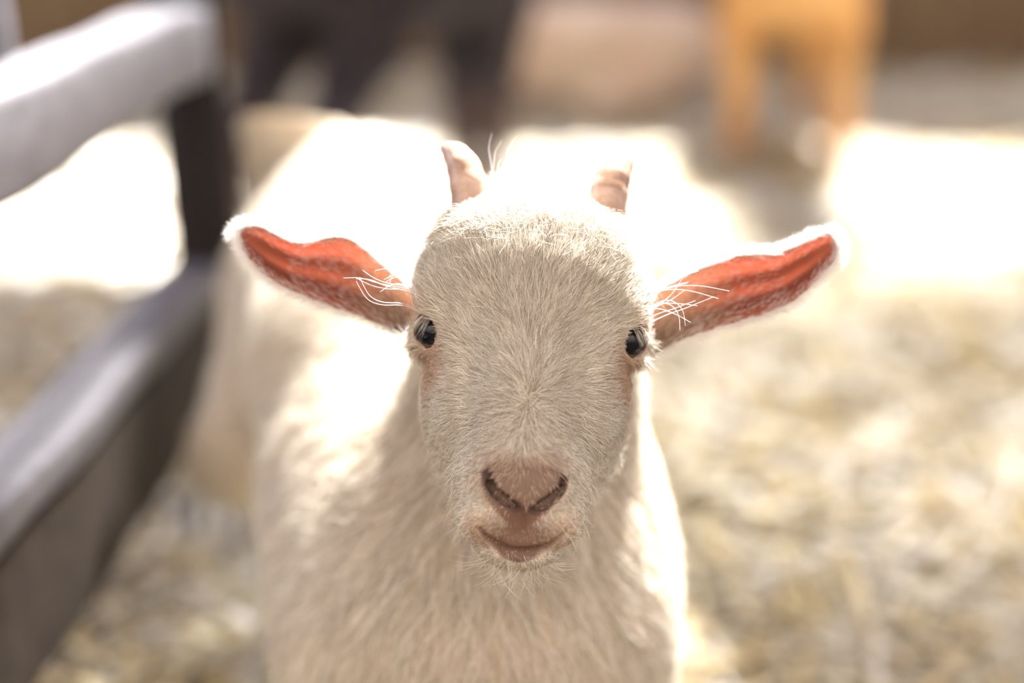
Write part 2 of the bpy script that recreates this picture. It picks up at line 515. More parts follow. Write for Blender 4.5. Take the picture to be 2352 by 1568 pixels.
body_V, body_Q, body_C, body_M = [V], [Q], [skin_colours(V)], [np.zeros(len(Q), int)]
EARG = {}
off = len(V)
for s in (-1, 1):
    G = ear_surface(s); ns, ntt, _ = G.shape; EARG[s] = G
    du = np.gradient(G, axis=0); dv = np.gradient(G, axis=1)
    nn = unit(np.cross(du, dv)); nn *= np.sign(nn[..., 2:3]+1e-9)
    tt = np.linspace(0, 1, ntt)[None, :, None]; sf = np.linspace(0, 1, ns)[:, None, None]
    th = 2.5 + 5.5*np.clip(np.minimum(np.minimum(tt, 1-tt)*8, sf*12), 0, 1)**.5
    back = G - nn*th
    vv = np.concatenate([G.reshape(-1, 3), back.reshape(-1, 3)])
    idx = np.arange(ns*ntt).reshape(ns, ntt)
    q = np.stack([idx[:-1, :-1], idx[1:, :-1], idx[1:, 1:], idx[:-1, 1:]], -1).reshape(-1, 4)
    c0 = np.cross(G[1, 0]-G[0, 0], G[0, 1]-G[0, 0])[2] + np.cross(G[30, 10]-G[29, 10], G[29, 11]-G[29, 10])[2]
    if c0 < 0: q = q[:, ::-1]
    qb = q[:, ::-1] + ns*ntt
    rim = np.concatenate([idx[:, 0], idx[-1, 1:], idx[-2::-1, -1], idx[0, -2:0:-1]])
    r2 = np.roll(rim, -1); qr = np.stack([rim, r2, r2+ns*ntt, rim+ns*ntt], 1)
    if c0 > 0: qr = qr[:, ::-1]
    body_V.append(vv); body_Q.append(np.concatenate([q, qb, qr])+off); off += len(vv)
    # thickness of the cartilage ribs shows as darker bands; base goes to tan, darkened for the shade there
    stripe = .5+.5*np.sin(tt[..., 0]*math.pi*2*2.6 + 1.5*np.sin(sf[..., 0]*3))
    base = np.clip((sf[..., 0]-.66)/.26, 0, 1)
    edge = np.clip(1-np.minimum(tt[..., 0], 1-tt[..., 0])*18, 0, 1)*.4
    a = np.array([.48, .18, .12]); b_ = np.array([.24, .08, .05]); cr_ = np.array([.38, .29, .20])
    stv = (stripe*(1-np.clip(sf[..., 0]*0, 0, 1))*np.clip(sf[..., 0]*5-.4, 0, 1))[..., None]
    c = a*(1-stv*.8) + b_*stv*.8
    kk_ = np.maximum(base, edge)[..., None]; c = c*(1-kk_) + cr_*kk_
    body_C.append(c.reshape(-1, 3)); body_C.append(np.tile(a*.6+cr_*.4, (ns*ntt, 1)))
    body_M.append(np.ones(len(q)+len(qb)+len(qr), int))
AV = np.concatenate(body_V); AQ = np.concatenate(body_Q); AC = np.concatenate(body_C); AM = np.concatenate(body_M)

skin = attr_skin_mat('kid_skin')
earm, nt, out = mat('ear_skin')
a = N(nt, 'ShaderNodeAttribute', attribute_name='base_colour')
d = N(nt, 'ShaderNodeBsdfDiffuse'); t = N(nt, 'ShaderNodeBsdfTranslucent'); mx = N(nt, 'ShaderNodeMixShader'); mx.inputs[0].default_value = 0.62
nt.links.new(a.outputs['Color'], d.inputs[0]); nt.links.new(a.outputs['Color'], t.inputs[0])
nt.links.new(d.outputs[0], mx.inputs[1]); nt.links.new(t.outputs[0], mx.inputs[2]); nt.links.new(mx.outputs[0], out.inputs[0])

kid = bpy.data.objects.new('goat_kid', None); COL.objects.link(kid)
kid_loc = np.array([to_world((0, 0, 0))[0]-.05, .80, 0.0]); kid.location = kid_loc
tag(kid, 'young white goat with short horns and pink ears facing the camera on the straw', 'goat')
def W(P): return to_world(P) - kid_loc
body = link_mesh('body', W(AV), AQ, [skin, earm], kid)
body.data.polygons.foreach_set('material_index', AM.astype(np.int32))
paint(body, AC)

# --- eyes
eyem, nt, out = mat('kid_eye')
tc = N(nt, 'ShaderNodeTexCoord'); sx = N(nt, 'ShaderNodeSeparateXYZ')
b = N(nt, 'ShaderNodeBsdfPrincipled', Roughness=0.04); b.inputs['Specular IOR Level'].default_value = 0.35
L = nt.links.new
L(tc.outputs['Object'], sx.inputs[0])
# object space: z = gaze axis, y = up; units of the eyeball radius
def math_(op, a_, b_=None, val=None):
    n = N(nt, 'ShaderNodeMath', operation=op); L(a_, n.inputs[0])
    if b_ is not None: L(b_, n.inputs[1])
    if val is not None: n.inputs[1].default_value = val
    return n.outputs[0]
x2 = math_('POWER', math_('MULTIPLY', math_('ABSOLUTE', sx.outputs[0]), val=0.85), val=2.0)
y2 = math_('POWER', math_('MULTIPLY', math_('ABSOLUTE', math_('ADD', sx.outputs[1], val=-0.13)), val=1.0), val=2.0)
rr = math_('SQRT', math_('ADD', x2, y2))
pr = ramp(nt, [(0.0, (.004, .006, .009)), (0.74, (.003, .005, .008)), (0.79, (.15, .10, .055)), (1.0, (.02, .012, .01))])
pr.color_ramp.elements.new(0.87).color = (.10, .06, .03, 1)
L(rr, pr.inputs[0]); L(pr.outputs[0], b.inputs['Base Color']); L(b.outputs[0], out.inputs[0])
for s in (-1, 1):
    c, e, h1, h2 = EYE[s]
    rad = 51*UN
    us, vs_ = 40, 24
    vv = [(0, 0, 1)]
    for i in range(1, vs_):
        th = math.pi*i/vs_
        for j in range(us): ph = 2*math.pi*j/us; vv.append((math.sin(th)*math.cos(ph), math.sin(th)*math.sin(ph), math.cos(th)))
    vv.append((0, 0, -1))
    vv = np.array(vv); vv[:, 2] *= 1+0.07*np.exp(-((1-vv[:, 2])/.15)**2)
    ff = [(0, 1+j, 1+(j+1) % us) for j in range(us)]
    for i in range(vs_-2):
        for j in range(us):
            a0 = 1+i*us+j; a1 = 1+i*us+(j+1) % us; ff.append((a0, a0+us, a1+us, a1))
    lb = 1+(vs_-2)*us
    ff += [(lb+j, len(vv)-1, lb+(j+1) % us) for j in range(us)]
    o = link_mesh('eye', vv, ff, eyem, kid)
    zz = unit(e @ M3); yy_ = unit(ev - (ev@zz)*zz); xx = np.cross(yy_, zz)
    mw = Matrix(((xx[0], yy_[0], zz[0]), (xx[1], yy_[1], zz[1]), (xx[2], yy_[2], zz[2]))).to_4x4()
    o.matrix_basis = Matrix.Translation(Vector(W(c))) @ mw @ Matrix.Scale(rad, 4)

# --- hooves
hoof_at = [(at(980, 1480, .74)[0], at(980, 1480, .74)[1]-.012), (at(1250, 1480, .74)[0], at(1250, 1480, .74)[1]-.012), (st[0]+.045, st[1]+.075), (s2[0], s2[1]+.06)]
# --- horns
hornm, nt, out = mat('kid_horn')
tc = N(nt, 'ShaderNodeTexCoord'); nz = N(nt, 'ShaderNodeTexNoise', Scale=110.0, Detail=3.0)
rp = ramp(nt, [(0.35, (.30, .18, .12)), (0.65, (.50, .34, .26))])
b = N(nt, 'ShaderNodeBsdfPrincipled', Roughness=0.3)
bp = N(nt, 'ShaderNodeBump', Strength=0.25, Distance=0.0006)
L = nt.links.new
L(tc.outputs['Object'], nz.inputs['Vector']); L(nz.outputs[0], rp.inputs[0]); L(rp.outputs[0], b.inputs['Base Color'])
L(nz.outputs[0], bp.inputs['Height']); L(bp.outputs[0], b.inputs['Normal']); L(b.outputs[0], out.inputs[0])
def tube_mesh(P, Rd, seg=24):
    P = np.asarray(P, float); vv, ff = [], []
    prev = None
    for i in range(len(P)):
        t_ = unit(P[min(i+1, len(P)-1)]-P[max(i-1, 0)])
        a_ = np.cross(t_, prev if prev is not None else [0.3, 0.2, 1]); a_ = unit(a_); b_ = np.cross(t_, a_); prev = -b_ if prev is None else prev
        for j in range(seg):
            ph = 2*math.pi*j/seg
            vv.append(P[i]+Rd[i]*(math.cos(ph)*a_+math.sin(ph)*b_))
    for i in range(len(P)-1):
        for j in range(seg):
            ff.append((i*seg+j, i*seg+(j+1) % seg, (i+1)*seg+(j+1) % seg, (i+1)*seg+j))
    ff.append(tuple(range(seg))[::-1]); ff.append(tuple((len(P)-1)*seg+j for j in range(seg)))
    return vv, ff
def bez(pts, n):
    pts = np.asarray(pts, float); t_ = np.linspace(0, 1, n)[:, None]
    return (1-t_)**3*pts[0]+3*(1-t_)**2*t_*pts[1]+3*(1-t_)*t_**2*pts[2]+t_**3*pts[3]
HORN = {-1: [(1086, 540, -70), (1084, 430, -62), (1072, 352, -72), (1016, 338, -150)],
        1: [(1388, 560, -70), (1392, 450, -62), (1404, 376, -72), (1452, 362, -150)]}
for s in (-1, 1):
    P = bez([face_uv(*p) for p in HORN[s]], 22)
    for i, p in enumerate(P): pass
    t_ = np.linspace(0, 1, 22)
    rd = 45*(1-t_**2.6)**.6 + 3 + 1.2*np.sin(t_*34)
    vv, ff = tube_mesh(P, rd)
    link_mesh('horn', W(np.array(vv)), ff, hornm, kid)
for (x, y) in hoof_at:
    vv, ff = tube_mesh([(x, y+.004, .030), (x, y-.001, .012), (x, y-.004, 0.0)], [.0165, .019, .021], 16)
    link_mesh('hoof', np.array(vv)-kid_loc, ff, hornm, kid)

# --- coat
furm = fur_mat('kid_fur', (.38, .32, .235), (.99, .945, .85), .3, tint=True)  # darker end of the strand range paints in shade between hairs
wt = np.where(HEAD, 1.0, 0.0)
def head_flow(P):
    u, v, w_ = P.T
    v0 = -120.0
    du = u*1.15; dv = (v-v0)
    # below the eyes and at the sides the coat runs down and back, on the forehead up and out
    D = np.stack([du, dv, -0.5*np.abs(u)-60], 1)
    lowm = np.clip((-v-230)/80, 0, 1)[:, None]
    D = D*(1-lowm) + np.stack([u*.9, -60-0*u, -0.4*np.abs(u)], 1)*lowm
    side = np.clip((np.abs(u)-190)/40, 0, 1)[:, None]*np.clip((60-v)/60, 0, 1)[:, None]
    D = D*(1-side) + np.stack([u*.2, -90+0*u, -60+0*u], 1)*side
    return unit(D)
def skip_face(P):
    k = np.ones(len(P), bool)
    for s in (-1, 1):
        c, e = EYE[s][:2]
        k &= np.linalg.norm(P-(c+e*50), axis=1) > 43
        for i in range(4):
            a_, b_ = NOS[s][i], NOS[s][i+1]
            h = np.clip(((P-a_) @ (b_-a_))/((b_-a_) @ (b_-a_)), 0, 1)[:, None]
            k &= np.linalg.norm(P-(a_+h*(b_-a_)), axis=1) > 14
    k &= rng.random(len(P)) > nose_mask(P)*.95
    lip = mouth_dist(P) < 27 - 26*(np.abs(P[:, 0])/110)**1.5
    k &= ~lip | (rng.random(len(P)) < .05)
    k &= rng.random(len(P)) > .85*bump_mask(P, (0, -430, 160), (46, 30, 90))*(P[:, 1] > -475)
    k &= ~((bump_mask(P, (0, -398, 190), (26, 40, 80)) > .5) & (P[:, 2] > 90) & (rng.random(len(P)) < .9))
    return k
P, Nn = sample_surface(V, Q, 210000, np.where(HEAD, 1.0, 0.0)*np.clip(.25+1.2*np.clip((V[:, 2]+210)/180, 0, 1), 0, 1))
k = skip_face(P); P, Nn = P[k], Nn[k]
u, v, w_ = P.T
thin = np.zeros(len(P))
for s in (-1, 1):
    c = EYE[s][0]
    thin = np.maximum(thin, bump_mask(P, c+np.array([-s*14, -66, 34]), (56, 84, 70)))
    thin = np.maximum(thin, bump_mask(P, c+np.array([0, 38, 10]), (60, 50, 60)))
part = bump_mask(P, (4, 175, 90), (26, 60, 90))
k = rng.random(len(P)) > np.maximum(thin*.35, part*.55); P, Nn, thin = P[k], Nn[k], thin[k]; u, v, w_ = P.T
D = head_flow(P)
noise = 0.26*cellrand(P, 34, 1) + 0.22*cellrand(P, 12, 2) + 0.13*rng.normal(size=P.shape)
top = np.clip((v-190)/90, 0, 1)
D = D + noise*(1+1.6*top)[:, None]
Ln = 54 + 18*np.clip((v+50)/150, 0, 1) + 26*top
Ln = np.where(v < -180, 54 - 32*np.clip((-180-v)/100, 0, 1), Ln)
Ln *= (1-.45*thin)*rng.uniform(.65, 1.2, len(P))
Ln[(v < -300) & (w_ > 120)] *= .65
Ln *= 1-.55*np.clip((70-mouth_dist(P))/35, 0, 1)*(v > -470)
lift = np.radians(17 + 9*rng.random(len(P)) + 22*top + 14*np.clip((-v-380)/60, 0, 1))
Dt = unit(D - (D*Nn).sum(1, keepdims=True)*Nn)
for s in (-1, 1):       # the coat stops short of the eyes
    c, e, h1, h2 = EYE[s]
    for f_ in (1.0, .7, .45):
        q = P + Dt*(Ln*f_)[:, None] + Nn*6 - (c+e*50)
        Ln = np.where(np.sqrt((q@h1/42)**2+(q@h2/46)**2+(q@e/60)**2) < 1, Ln*.5, Ln)
S = grow(P, Nn, D, Ln, lift, 5, .12)
tint = np.ones((len(P), 3)); pinkness = np.maximum(thin, np.maximum(nose_mask(P), bump_mask(P, (0, -262, 190), (80, 30, 100))*(w_ > 80)*.7))
lipm = np.clip((52-mouth_dist(P))/38, 0, 1)*(v > -455)
pinkness = np.maximum(pinkness, lipm*.8)
tint = tint*(1-pinkness[:, None]) + np.array([.84, .67, .58])*pinkness[:, None]
lipb = (bump_mask(P, (0, -426, 150), (98, 46, 90))*.9)[:, None]*(v > -462)[:, None]
tint = tint*(1-lipb) + np.array([.58, .42, .34])*lipb
strands('face_fur', W(S.reshape(-1, 3)).reshape(S.shape), (.54*UN)*rng.uniform(.7, 1.5, len(P)), .15*UN, furm, kid, tint)

# longer loose locks: crown, chin, cheeks
locks = []
def loose(n, cond, Lr, spread, lf, dirf):
    P, Nn = sample_surface(V, Q, n*1, np.where(HEAD & cond(V), 1.0, 0.0))
    D = dirf(P) + spread*rng.normal(size=P.shape) + .5*cellrand(P, 30, 9)
    return grow(P, Nn, D, rng.uniform(*Lr, len(P)), np.radians(rng.uniform(*lf, len(P))), 7, .14)
locks.append(loose(2600, lambda v_: (v_[:, 1] > 225), (45, 105), .5, (30, 65), lambda p: np.stack([p[:, 0]*.004, .6+0*p[:, 0], -.4+0*p[:, 0]], 1)))
locks.append(loose(220, lambda v_: (v_[:, 1] < -482) & (v_[:, 2] > 20), (50, 130), .25, (30, 60), lambda p: np.stack([p[:, 0]*.012, -1+0*p[:, 0], -.2+0*p[:, 0]], 1)))
locks.append(loose(900, lambda v_: (np.abs(v_[:, 0]) > 90) & (v_[:, 1] < -230) & (v_[:, 1] > -430), (36, 75), .3, (20, 45), lambda p: np.stack([p[:, 0]*.006, -.8+0*p[:, 0], -.2+0*p[:, 0]], 1)))
locks.append(loose(420, lambda v_: (v_[:, 1] > 255) & (v_[:, 0] < -50) & (v_[:, 0] > -115), (70, 120), .35, (50, 80), lambda p: np.stack([.3+0*p[:, 0], .9+0*p[:, 0], 0*p[:, 0]], 1)))
locks.append(loose(160, lambda v_: (v_[:, 1] > 60) & (v_[:, 1] < 300), (70, 120), .5, (15, 40), head_flow))
S = np.concatenate(locks)
strands('loose_hair', W(S.reshape(-1, 3)).reshape(S.shape), .38*UN, .12*UN, furm, kid, np.ones((len(S), 3)))

# guard hairs in front of the ear openings, lashes
guard = [
 [(965, 690, 0), (935, 655, 20), (895, 652, 30), (860, 640, 30), (833, 620, 30)],
 [(975, 685, 0), (940, 668, 20), (885, 657, 30), (850, 640, 30), (818, 640, 30)],
 [(970, 720, 0), (925, 698, 20), (880, 702, 35), (842, 690, 35), (818, 645, 30)],
 [(960, 700, 0), (950, 650, 20), (925, 628, 25), (900, 632, 30), (882, 642, 30)],
 [(972, 700, 0), (955, 660, 20), (930, 635, 25), (905, 636, 30), (885, 648, 30)],
 [(960, 680, 0), (940, 645, 20), (920, 625, 25), (900, 622, 30), (893, 640, 30)],
 [(1470, 700, 0), (1510, 668, 20), (1560, 655, 30), (1610, 655, 35), (1675, 668, 35)],
 [(1478, 720, 0), (1515, 690, 20), (1545, 688, 30), (1570, 710, 35), (1574, 748, 35)],
 [(1475, 715, 0), (1510, 695, 20), (1545, 696, 30), (1575, 698, 35), (1602, 702, 35)],
 [(1470, 690, 0), (1500, 660, 20), (1540, 640, 30), (1575, 630, 35), (1605, 622, 35)],
 [(1480, 735, 0), (1515, 718, 20), (1545, 710, 30), (1570, 700, 35), (1598, 690, 35)],
 [(1470, 705, 0), (1505, 675, 20), (1530, 662, 30), (1555, 655, 35), (1578, 650, 35)],
 [(1475, 640, -30), (1460, 578, 10), (1430, 568, 20), (1405, 572, 25), (1380, 582, 25)],
 [(1478, 725, 0), (1505, 705, 20), (1540, 690, 30), (1560, 675, 35), (1575, 665, 35)]]
guard += [[(1142, 425, -90), (1130, 392, -90), (1127, 365, -90), (1121, 338, -90), (1130, 306, -90)],
 [(1150, 425, -90), (1158, 400, -90), (1153, 380, -90), (1160, 368, -90), (1170, 361, -90)],
 [(1155, 425, -90), (1165, 400, -90), (1172, 386, -90), (1180, 380, -90), (1192, 374, -90)],
 [(1148, 425, -90), (1146, 400, -90), (1143, 385, -90), (1146, 372, -90), (1152, 364, -90)]]
G_ = []
for g in guard:
    P = np.array([face_uv(*p) for p in g]); k_ = np.linspace(0, 4, 13)
    q = np.stack([np.interp(k_, range(5), P[:, j]) for j in range(3)], 1)
    for _ in range(2): q[1:-1] = .25*q[:-2]+.5*q[1:-1]+.25*q[2:]
    G_.append(q)
    for _ in range(1): G_.append(q + np.linspace(0, 1, 13)[:, None]*rng.normal(size=3)*np.array([26, 20, 10]) + rng.normal(size=3)*5)
whitem = fur_mat('guard_hair', (.95, .93, .93), (1, 1, 1), .5)
S = np.array(G_); strands('guard_hair', W(S.reshape(-1, 3)).reshape(S.shape), .42*UN, .2*UN, whitem, kid)
Ls = []
for s in (-1, 1):
    c, e, h1, h2 = EYE[s]
    for i in range(38):
        ph = rng.uniform(-.9, 1.0)
        r0 = c + e*40 + np.array([s*math.sin(ph)*20, math.cos(ph)*36, 0]) + np.array([s*8, 0, 8])
        dr = np.array([s*.5+rng.normal()*.15, -.75+rng.normal()*.15, .45]); ln = rng.uniform(18, 44)
        t_ = np.linspace(0, 1, 6)[:, None]
        Ls.append(r0 + ln*(dr*t_ + np.array([s*.1, -.25, -.1])*t_*t_) + np.array([0, .2, .5])*ln*t_*(1-t_))
S = np.array(Ls); strands('eyelashes', W(S.reshape(-1, 3)).reshape(S.shape), .42*UN, .12*UN, furm, kid, np.ones((len(S), 3)))

# ear fringe
Ef = []
for s in (-1, 1):
    G = EARG[s]; ns, ntt, _ = G.shape
    n = 4200
    si = rng.random(n)**1.0*(ns-2); side = rng.random(n) < .5
    ti = np.where(side, 0, ntt-1)
    i0 = si.astype(int); f = (si-i0)[:, None]
    P = G[i0, ti]*(1-f) + G[i0+1, ti]*f
    inward = unit(G[i0, np.where(side, 3, ntt-4)]-P)
    along = unit(G[np.maximum(i0-1, 0), ti]-G[i0+1, ti])
    tipk = np.exp(-i0/3.0)[:, None]
    P = P + np.array([0, 0, -5.])*rng.random((n, 1)) + inward*rng.random((n, 1))*6
    D = -inward*1.0 + along*(.9+tipk) + np.array([0, 0, -.35]) + .28*rng.normal(size=(n, 3)) + .3*cellrand(P, 14, 5)
    ln = rng.uniform(16, 38, n)
    t_ = np.linspace(0, 1, 5)[None, :, None]
    Ef.append(P[:, None]+unit(D)[:, None]*ln[:, None, None]*t_ + along[:, None]*ln[:, None, None]*.25*t_*t_)
    # short coat on the back of the ear, fuzz inside near the rim and base
    n = 3500; si = rng.random(n)*(ns-3); ti = rng.random(n)*(ntt-2); i0, j0 = si.astype(int), ti.astype(int)
    f, g = (si-i0)[:, None], (ti-j0)[:, None]
    P = G[i0, j0]*(1-f)*(1-g)+G[i0+1, j0]*f*(1-g)+G[i0, j0+1]*(1-f)*g+G[i0+1, j0+1]*f*g
    al = unit(G[i0, j0]-G[i0+1, j0])
    ln = rng.uniform(14, 26, n)[:, None, None]
    Ef.append(P[:, None]+np.array([0, 0, -9.]) + (unit(al+np.array([0, 0, -.35])+.2*rng.normal(size=(n, 3)))[:, None])*ln*t_)
    n = 1300; si = rng.random(n)**.8*(ns-3); q_ = rng.random(n)**2.2; ti = np.where(rng.random(n) < .75, q_*.35, 1-q_*.22)*(ntt-2)
    base_ = rng.random(n) < .4; si = np.where(base_, (1-.55*rng.random(n)**1.8)*(ns-3), si); ti = np.where(base_, rng.random(n)*(ntt-2), ti)
    i0, j0 = si.astype(int), ti.astype(int); f, g = (si-i0)[:, None], (ti-j0)[:, None]
    P = G[i0, j0]*(1-f)*(1-g)+G[i0+1, j0]*f*(1-g)+G[i0, j0+1]*(1-f)*g+G[i0+1, j0+1]*f*g
    al = unit(G[i0, j0]-G[i0+1, j0]); ln = rng.uniform(12, 24, n)[:, None, None]
    Ef.append(P[:, None]+np.array([0, 0, 1.]) + (unit(al+np.array([0, .3, .35])+.25*rng.normal(size=(n, 3)))[:, None])*ln*t_)
earfur = fur_mat('ear_fur', (.86, .82, .78), (.98, .96, .94), .6, tint=True)
S = np.concatenate(Ef); strands('ear_fur', W(S.reshape(-1, 3)).reshape(S.shape), .42*UN, .12*UN, earfur, kid, np.ones((len(S), 3)))

# body coat
P, Nn = sample_surface(V, Q, 90000, np.where(HEAD, 0.0, 1.0))
chest = to_local(at(1130, 1300, .62))
Dw = np.tile(np.array([0, .5, -1.0]), (len(P), 1)) @ M3.T
D = Dw + .20*rng.normal(size=P.shape) + .16*cellrand(P, 90, 3) + .12*cellrand(P, 40, 4)
dist = np.linalg.norm((P-chest)/np.array([500, 700, 500]), axis=1)
Ln = 90 + 70*np.clip(1.2-dist, 0, 1); Ln *= rng.uniform(.6, 1.25, len(P))
S = grow(P, Nn, D, Ln, np.radians(rng.uniform(10, 32, len(P))), 5, .15)
strands('body_fur', W(S.reshape(-1, 3)).reshape(S.shape), 1.1*UN, .3*UN, furm, kid, np.ones((len(S), 3)))

# ------------------------------------------------------------------ other goats
def make_goat(name, loc, rot, height, cols, label, head_turn=0, stance=.10, rear=.11, lying=False, grazing=False, horns=True, fat=1.0):
    """a whole goat standing, x forward; height to the withers"""
    h = height
    g = Field(np.arange(-.72*h, 1.22*h, .018*h), np.arange(-.28*h, .28*h, .018*h), np.arange(-.02*h, 1.5*h, .018*h))
    k = .05*h
    g.cone((-.40*h, 0, .72*h), (.32*h, 0, .74*h), .185*h*fat, .175*h*fat, k)
    g.cone((-.05*h, 0, .66*h), (.15*h, 0, .66*h), .19*h*fat, .18*h*fat, k)
    nb = (.40*h, 0, .82*h); nt_ = (.66*h, head_turn*.1*h, 1.12*h) if not grazing else (.80*h, head_turn*.1*h, .52*h)
    g.cone(nb, nt_, .13*h, .085*h, k)
    he = (nt_[0]+.24*h, head_turn*.16*h, nt_[2]-.08*h) if not grazing else (nt_[0]+.14*h, head_turn*.12*h, nt_[2]-.24*h)
    g.cone(nt_, he, .088*h, .048*h, k*.6)
    for s in (-1, 1):
        if lying:
            g.chain([(.30*h, s*.10*h, .66*h), (.46*h, s*.12*h, .50*h), (.26*h, s*.13*h, .485*h)], [.09*h, .045*h, .035*h], k*.5)
            g.chain([(-.36*h, s*.10*h, .66*h), (-.10*h, s*.19*h, .52*h), (-.34*h, s*.20*h, .485*h)], [.13*h, .06*h, .035*h], k*.5)
            g.chain([(nt_[0]-.02*h, nt_[1]+s*.07*h, nt_[2]+.03*h), (nt_[0]-.02*h, nt_[1]+s*.22*h, nt_[2]+.02*h)], [.028*h, .022*h], k*.3)
            continue
        g.chain([(.30*h, s*.10*h, .66*h), (.31*h, s*stance*h, .34*h), (.30*h, s*stance*h, .30*h), (.305*h, s*stance*h, .05*h)], [.09*h, .042*h, .038*h, .03*h], k*.5)
        g.chain([(-.36*h, s*.10*h, .72*h), (-.30*h, s*rear*h, .48*h), (-.46*h, s*rear*h, .30*h), (-.43*h, s*rear*h, .05*h)], [.13*h, .07*h, .036*h, .03*h], k*.5)
        g.chain([(nt_[0]-.02*h, nt_[1]+s*.07*h, nt_[2]+.03*h), (nt_[0]-.02*h, nt_[1]+s*.22*h, nt_[2]+.02*h)], [.028*h, .022*h], k*.3)
    g.cone((-.56*h, 0, .80*h), (-.64*h, 0, .90*h), .035*h, .022*h, k*.4)
    Vg, Qg = g.mesh(); Vg = relax(Vg, Qg, 2, .5)
    drop = .45*h if lying else 0.0
    Vg[:, 2] -= drop; nt_ = (nt_[0], nt_[1], nt_[2]-drop)
    c0, c1, cl = [np.array(c) for c in cols]
    nzv = .5+.5*np.sin(Vg[:, 0]*23/h*.5+2*np.sin(Vg[:, 2]*9/h))*np.sin(Vg[:, 2]*11/h+Vg[:, 0]*4/h)
    C = c0*(1-nzv[:, None]) + c1*nzv[:, None]
    lk = np.clip((.36*h-Vg[:, 2]-drop)/(.14*h), 0, 1)[:, None]; C = C*(1-lk) + cl*lk
    r = bpy.data.objects.new(name, None); COL.objects.link(r); r.location = loc; r.rotation_euler = (0, 0, rot)
    tag(r, label, 'goat')
    b_ = link_mesh('body', Vg, Qg, coat_skin, r); paint(b_, C)
    # shaggy coat
    Ph, Nh = sample_surface(Vg, Qg, 14000)
    Dh = np.array([-.35, 0, -1.0])+.3*rng.normal(size=Ph.shape)
    Sh = grow(Ph, Nh, Dh, rng.uniform(.03, .07, len(Ph))*h, np.radians(rng.uniform(12, 30, len(Ph))), 4, .1)
    nn = .5+.5*np.sin(Ph[:, 0]*23/h*.5+2*np.sin(Ph[:, 2]*9/h))*np.sin(Ph[:, 2]*11/h+Ph[:, 0]*4/h)
    Ch = c0*(1-nn[:, None]) + c1*nn[:, None]; lk = np.clip((.36*h-Ph[:, 2]-drop)/(.14*h), 0, 1)[:, None]; Ch = Ch*(1-lk)+cl*lk
    strands('coat', Sh, .0012*h/.6, .0003, coat_hair, r, Ch)
    for s in (-1, 1):
        for (x, y) in (() if lying else ((.31*h, stance*h), (-.425*h, rear*h))):
            vv, ff = tube_mesh([(x, s*y, .075*h), (x+.01*h, s*y, .03*h), (x+.015*h, s*y, 0.0)], [.034*h, .042*h, .046*h], 14)
            link_mesh('hoof', vv, ff, hoofm, r)
        if horns:
            P_ = bez([(nt_[0], nt_[1]+s*.035*h, nt_[2]+.06*h), (nt_[0]+.01*h, nt_[1]+s*.05*h, nt_[2]+.18*h), (nt_[0]-.06*h, nt_[1]+s*.07*h, nt_[2]+.28*h), (nt_[0]-.18*h, nt_[1]+s*.10*h, nt_[2]+.30*h)], 14)
            vv, ff = tube_mesh(P_, .026*h*(1-np.linspace(0, 1, 14)**2*.85), 14); link_mesh('horn', vv, ff, hoofm, r)
        vv, ff = tube_mesh([(nt_[0]+.09*h, nt_[1]+s*.060*h, nt_[2]+.01*h), (nt_[0]+.09*h, nt_[1]+s*.074*h, nt_[2]+.012*h), (nt_[0]+.09*h, nt_[1]+s*.080*h, nt_[2]+.012*h)], [.016*h, .014*h, .006*h], 12)
        link_mesh('eye', vv, ff, hoofm, r)
    return r

coat_skin = attr_skin_mat('goat_coat_skin', .8, .1)
coat_hair = fur_mat('goat_coat_hair', (.85, .85, .85), (1, 1, 1), .25, tint=True)
hoofm = wood_mat('hoof_horn', (.05, .035, .03), (.12, .08, .06), (60, 60, 60), .4)
make_goat('adult_goat', (-.165, 2.25, 0), math.radians(59), .68,
          ((.022, .014, .018), (.085, .07, .09), (.10, .06, .05)), 'dark brown adult goat standing behind the white kid', horns=True, stance=.05)
make_goat('adult_goat', (.54, 2.90, 0), math.radians(85), .56,
          ((.70, .42, .16), (.80, .55, .27), (.66, .38, .14)), 'golden tan goat standing in front of the board wall', horns=True, stance=.13, rear=.165, fat=1.2)
make_goat('adult_goat', (.14, 3.28, 0), math.radians(176), .56,
          ((.80, .66, .56), (.88, .78, .68), (.62, .45, .34)), 'pale cream goat lying on the straw between the brown goat and the tan goat', horns=False, lying=True)

